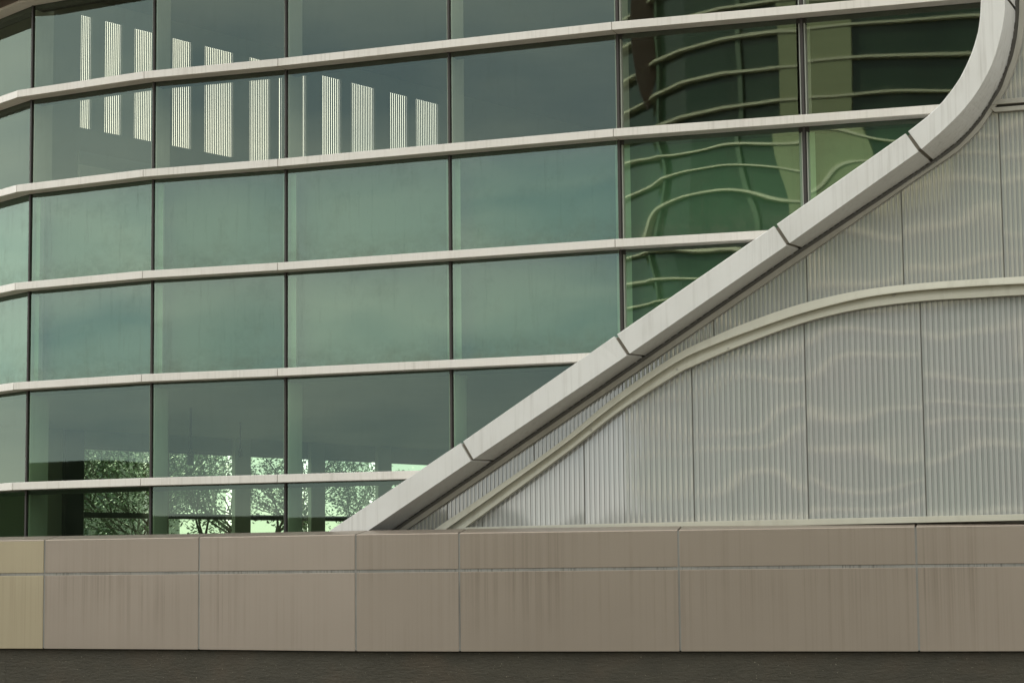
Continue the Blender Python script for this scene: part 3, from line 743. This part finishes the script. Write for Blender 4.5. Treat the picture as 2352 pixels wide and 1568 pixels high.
# outside of the tower faces the glass: check sign
s_ = TPoly.seg(4)[1]; mid_ = TPoly.P[4]; SG = 1 if (gp-mid_).dot(s_) > 0 else -1
tw = thing("glass_tower", None, "dark glass tower with cream ledges across the street, mirrored in the glass", "building")
M_TGLASS, t, p = new_mat("tower_glass"); oc = objco(t)
t.links.new(mixc(t, noise(t, mapping(t, oc, (.5, .5, .25)), 1, 3), (.02, .036, .02), (.05, .085, .05)), p.inputs['Base Color']); setp(p, rough=.12)
M_TLEDGE, _, p = new_mat("tower_ledge_paint"); setp(p, (.74, .67, .48), .5)
M_TPIER, _, p = new_mat("tower_pier_panel"); setp(p, (.36, .36, .20), .5)
M_TFIN, _, p = new_mat("tower_mullion_paint"); setp(p, (.10, .14, .08), .5)
nT = len(TP)-1; hh = 1.2
z_lo = Zb-hh*int((Zb+1.2)/hh); levels = []
z = z_lo
while z < 31: levels.append(z); z += hh
mb = MB()
for i in range(nT):
    A, B = TPoly.pt(i, -.3*SG), TPoly.pt(i+1, -.3*SG)
    mb.quad(Vector((A.x, A.y, -1.6)), Vector((B.x, B.y, -1.6)), Vector((B.x, B.y, 31)), Vector((A.x, A.y, 31)))
mb.build("glass_skin", M_TGLASS, tw)
vv = [TPoly.pt(i, -.3*SG) for i in range(nT+1)]; mb = MB(); mb.prism([Vector((a.x, a.y, 31)) for a in vv], [Vector((a.x, a.y, 31.4)) for a in vv]); mb.build("roof", M_TFIN, tw)
for z in levels:
    mb = MB()
    for i in range(nT):
        pr = [(0, -.042), (0, .042), (-.28*SG, .042), (-.28*SG, -.042)]
        mb.prism([TPoly.pt(i, o_, z+h_) for o_, h_ in pr], [TPoly.pt(i+1, o_, z+h_) for o_, h_ in pr])
    mb.build("ledge", M_TLEDGE, tw)
qf = [2, 4.3, 6.4]
_ = [5.28, 5.55, 5.8, 6.1, 6.4, 6.7]
for q in qf:
    k = min(int(q), nT-1); a = TPoly.pt(q, -.3*SG); t_, n_ = TPoly.seg(k)
    mb = MB(); mb.obox(a, t_, n_*SG, -.09, .09, 0, .14, -1.6, 31); mb.build("mullion", M_TFIN, tw)
pa, pb = vray(1786, 149, Zb), vray(1953, 140, Zb)
qa = 5+.01; qb = 5+(pb-vp[5]).length/(vp[6]-vp[5]).length
mb = MB(); pr = [(-.28*SG, 11.8), (-.06*SG, 11.8), (-.06*SG, 31), (-.28*SG, 31)]
mb.prism([TPoly.pt(qa, o_, h_) for o_, h_ in pr], [TPoly.pt(qb, o_, h_) for o_, h_ in pr]); mb.build("pier", M_TPIER, tw)
# brown sail at the tower's corner
sl = [(1452, -60), (1453.5, 60), (1454.5, 94), (1458, 135), (1463, 176), (1471, 205), (1479.5, 229.7), (1490, 252), (1508, 150), (1506, 80), (1502, -60)]
dS = vp[1].y-.6
A = []; 
for u, v in sl: d = ray(u, v); A.append(d*(dS/d.y))
Am = [mir(a) for a in A]; offv = mir(Vector((0, .3, 0)))-mir(Vector((0, 0, 0)))
mb = MB(); mb.prism(Am, [a+offv for a in Am]); mb.build("corner_fin", M_SOFFIT, tw)

# ------------------------------------------------------------------ low dark building and hedge across the street, at the left
def head(hd, r): a = R(hd); return Vector((-2+math.sin(a)*r, 24+math.cos(a)*r, 0))
M_LOW, t, p = new_mat("dark_brick"); oc = objco(t)
t.links.new(mixc(t, noise(t, oc, .6, 5), (.02, .03, .02), (.05, .06, .035)), p.inputs['Base Color']); setp(p, rough=.8)
def block(h0, h1, r, hgt, name, label, cat, steps=8, mat=M_LOW):
    a = [head(h0+(h1-h0)*i/steps, r) for i in range(steps+1)]+[head(h0+(h1-h0)*i/steps, r+8) for i in reversed(range(steps+1))]
    mb = MB(); mb.prism([Vector((p_.x, p_.y, -1.62)) for p_ in a], [Vector((p_.x, p_.y, hgt)) for p_ in a]); return tag(mb.build(name, mat), label, cat)
block(238, 273, 60, 4.1, "low_building", "long low dark building across the street at left", "building", 14)
block(196, 234, 60, 2.0, "garden_wall", "low dark wall across the street", "wall", 8)
M_HEDGE, t, p = new_mat("hedge_green"); oc = objco(t)
t.links.new(mixc(t, noise(t, oc, 3, 6), (.02, .045, .015), (.06, .11, .035)), p.inputs['Base Color']); setp(p, rough=.8)
block(274, 330, 58, 2.9, "hedge", "clipped green hedge across the street at far left", "hedge", 14, M_HEDGE)
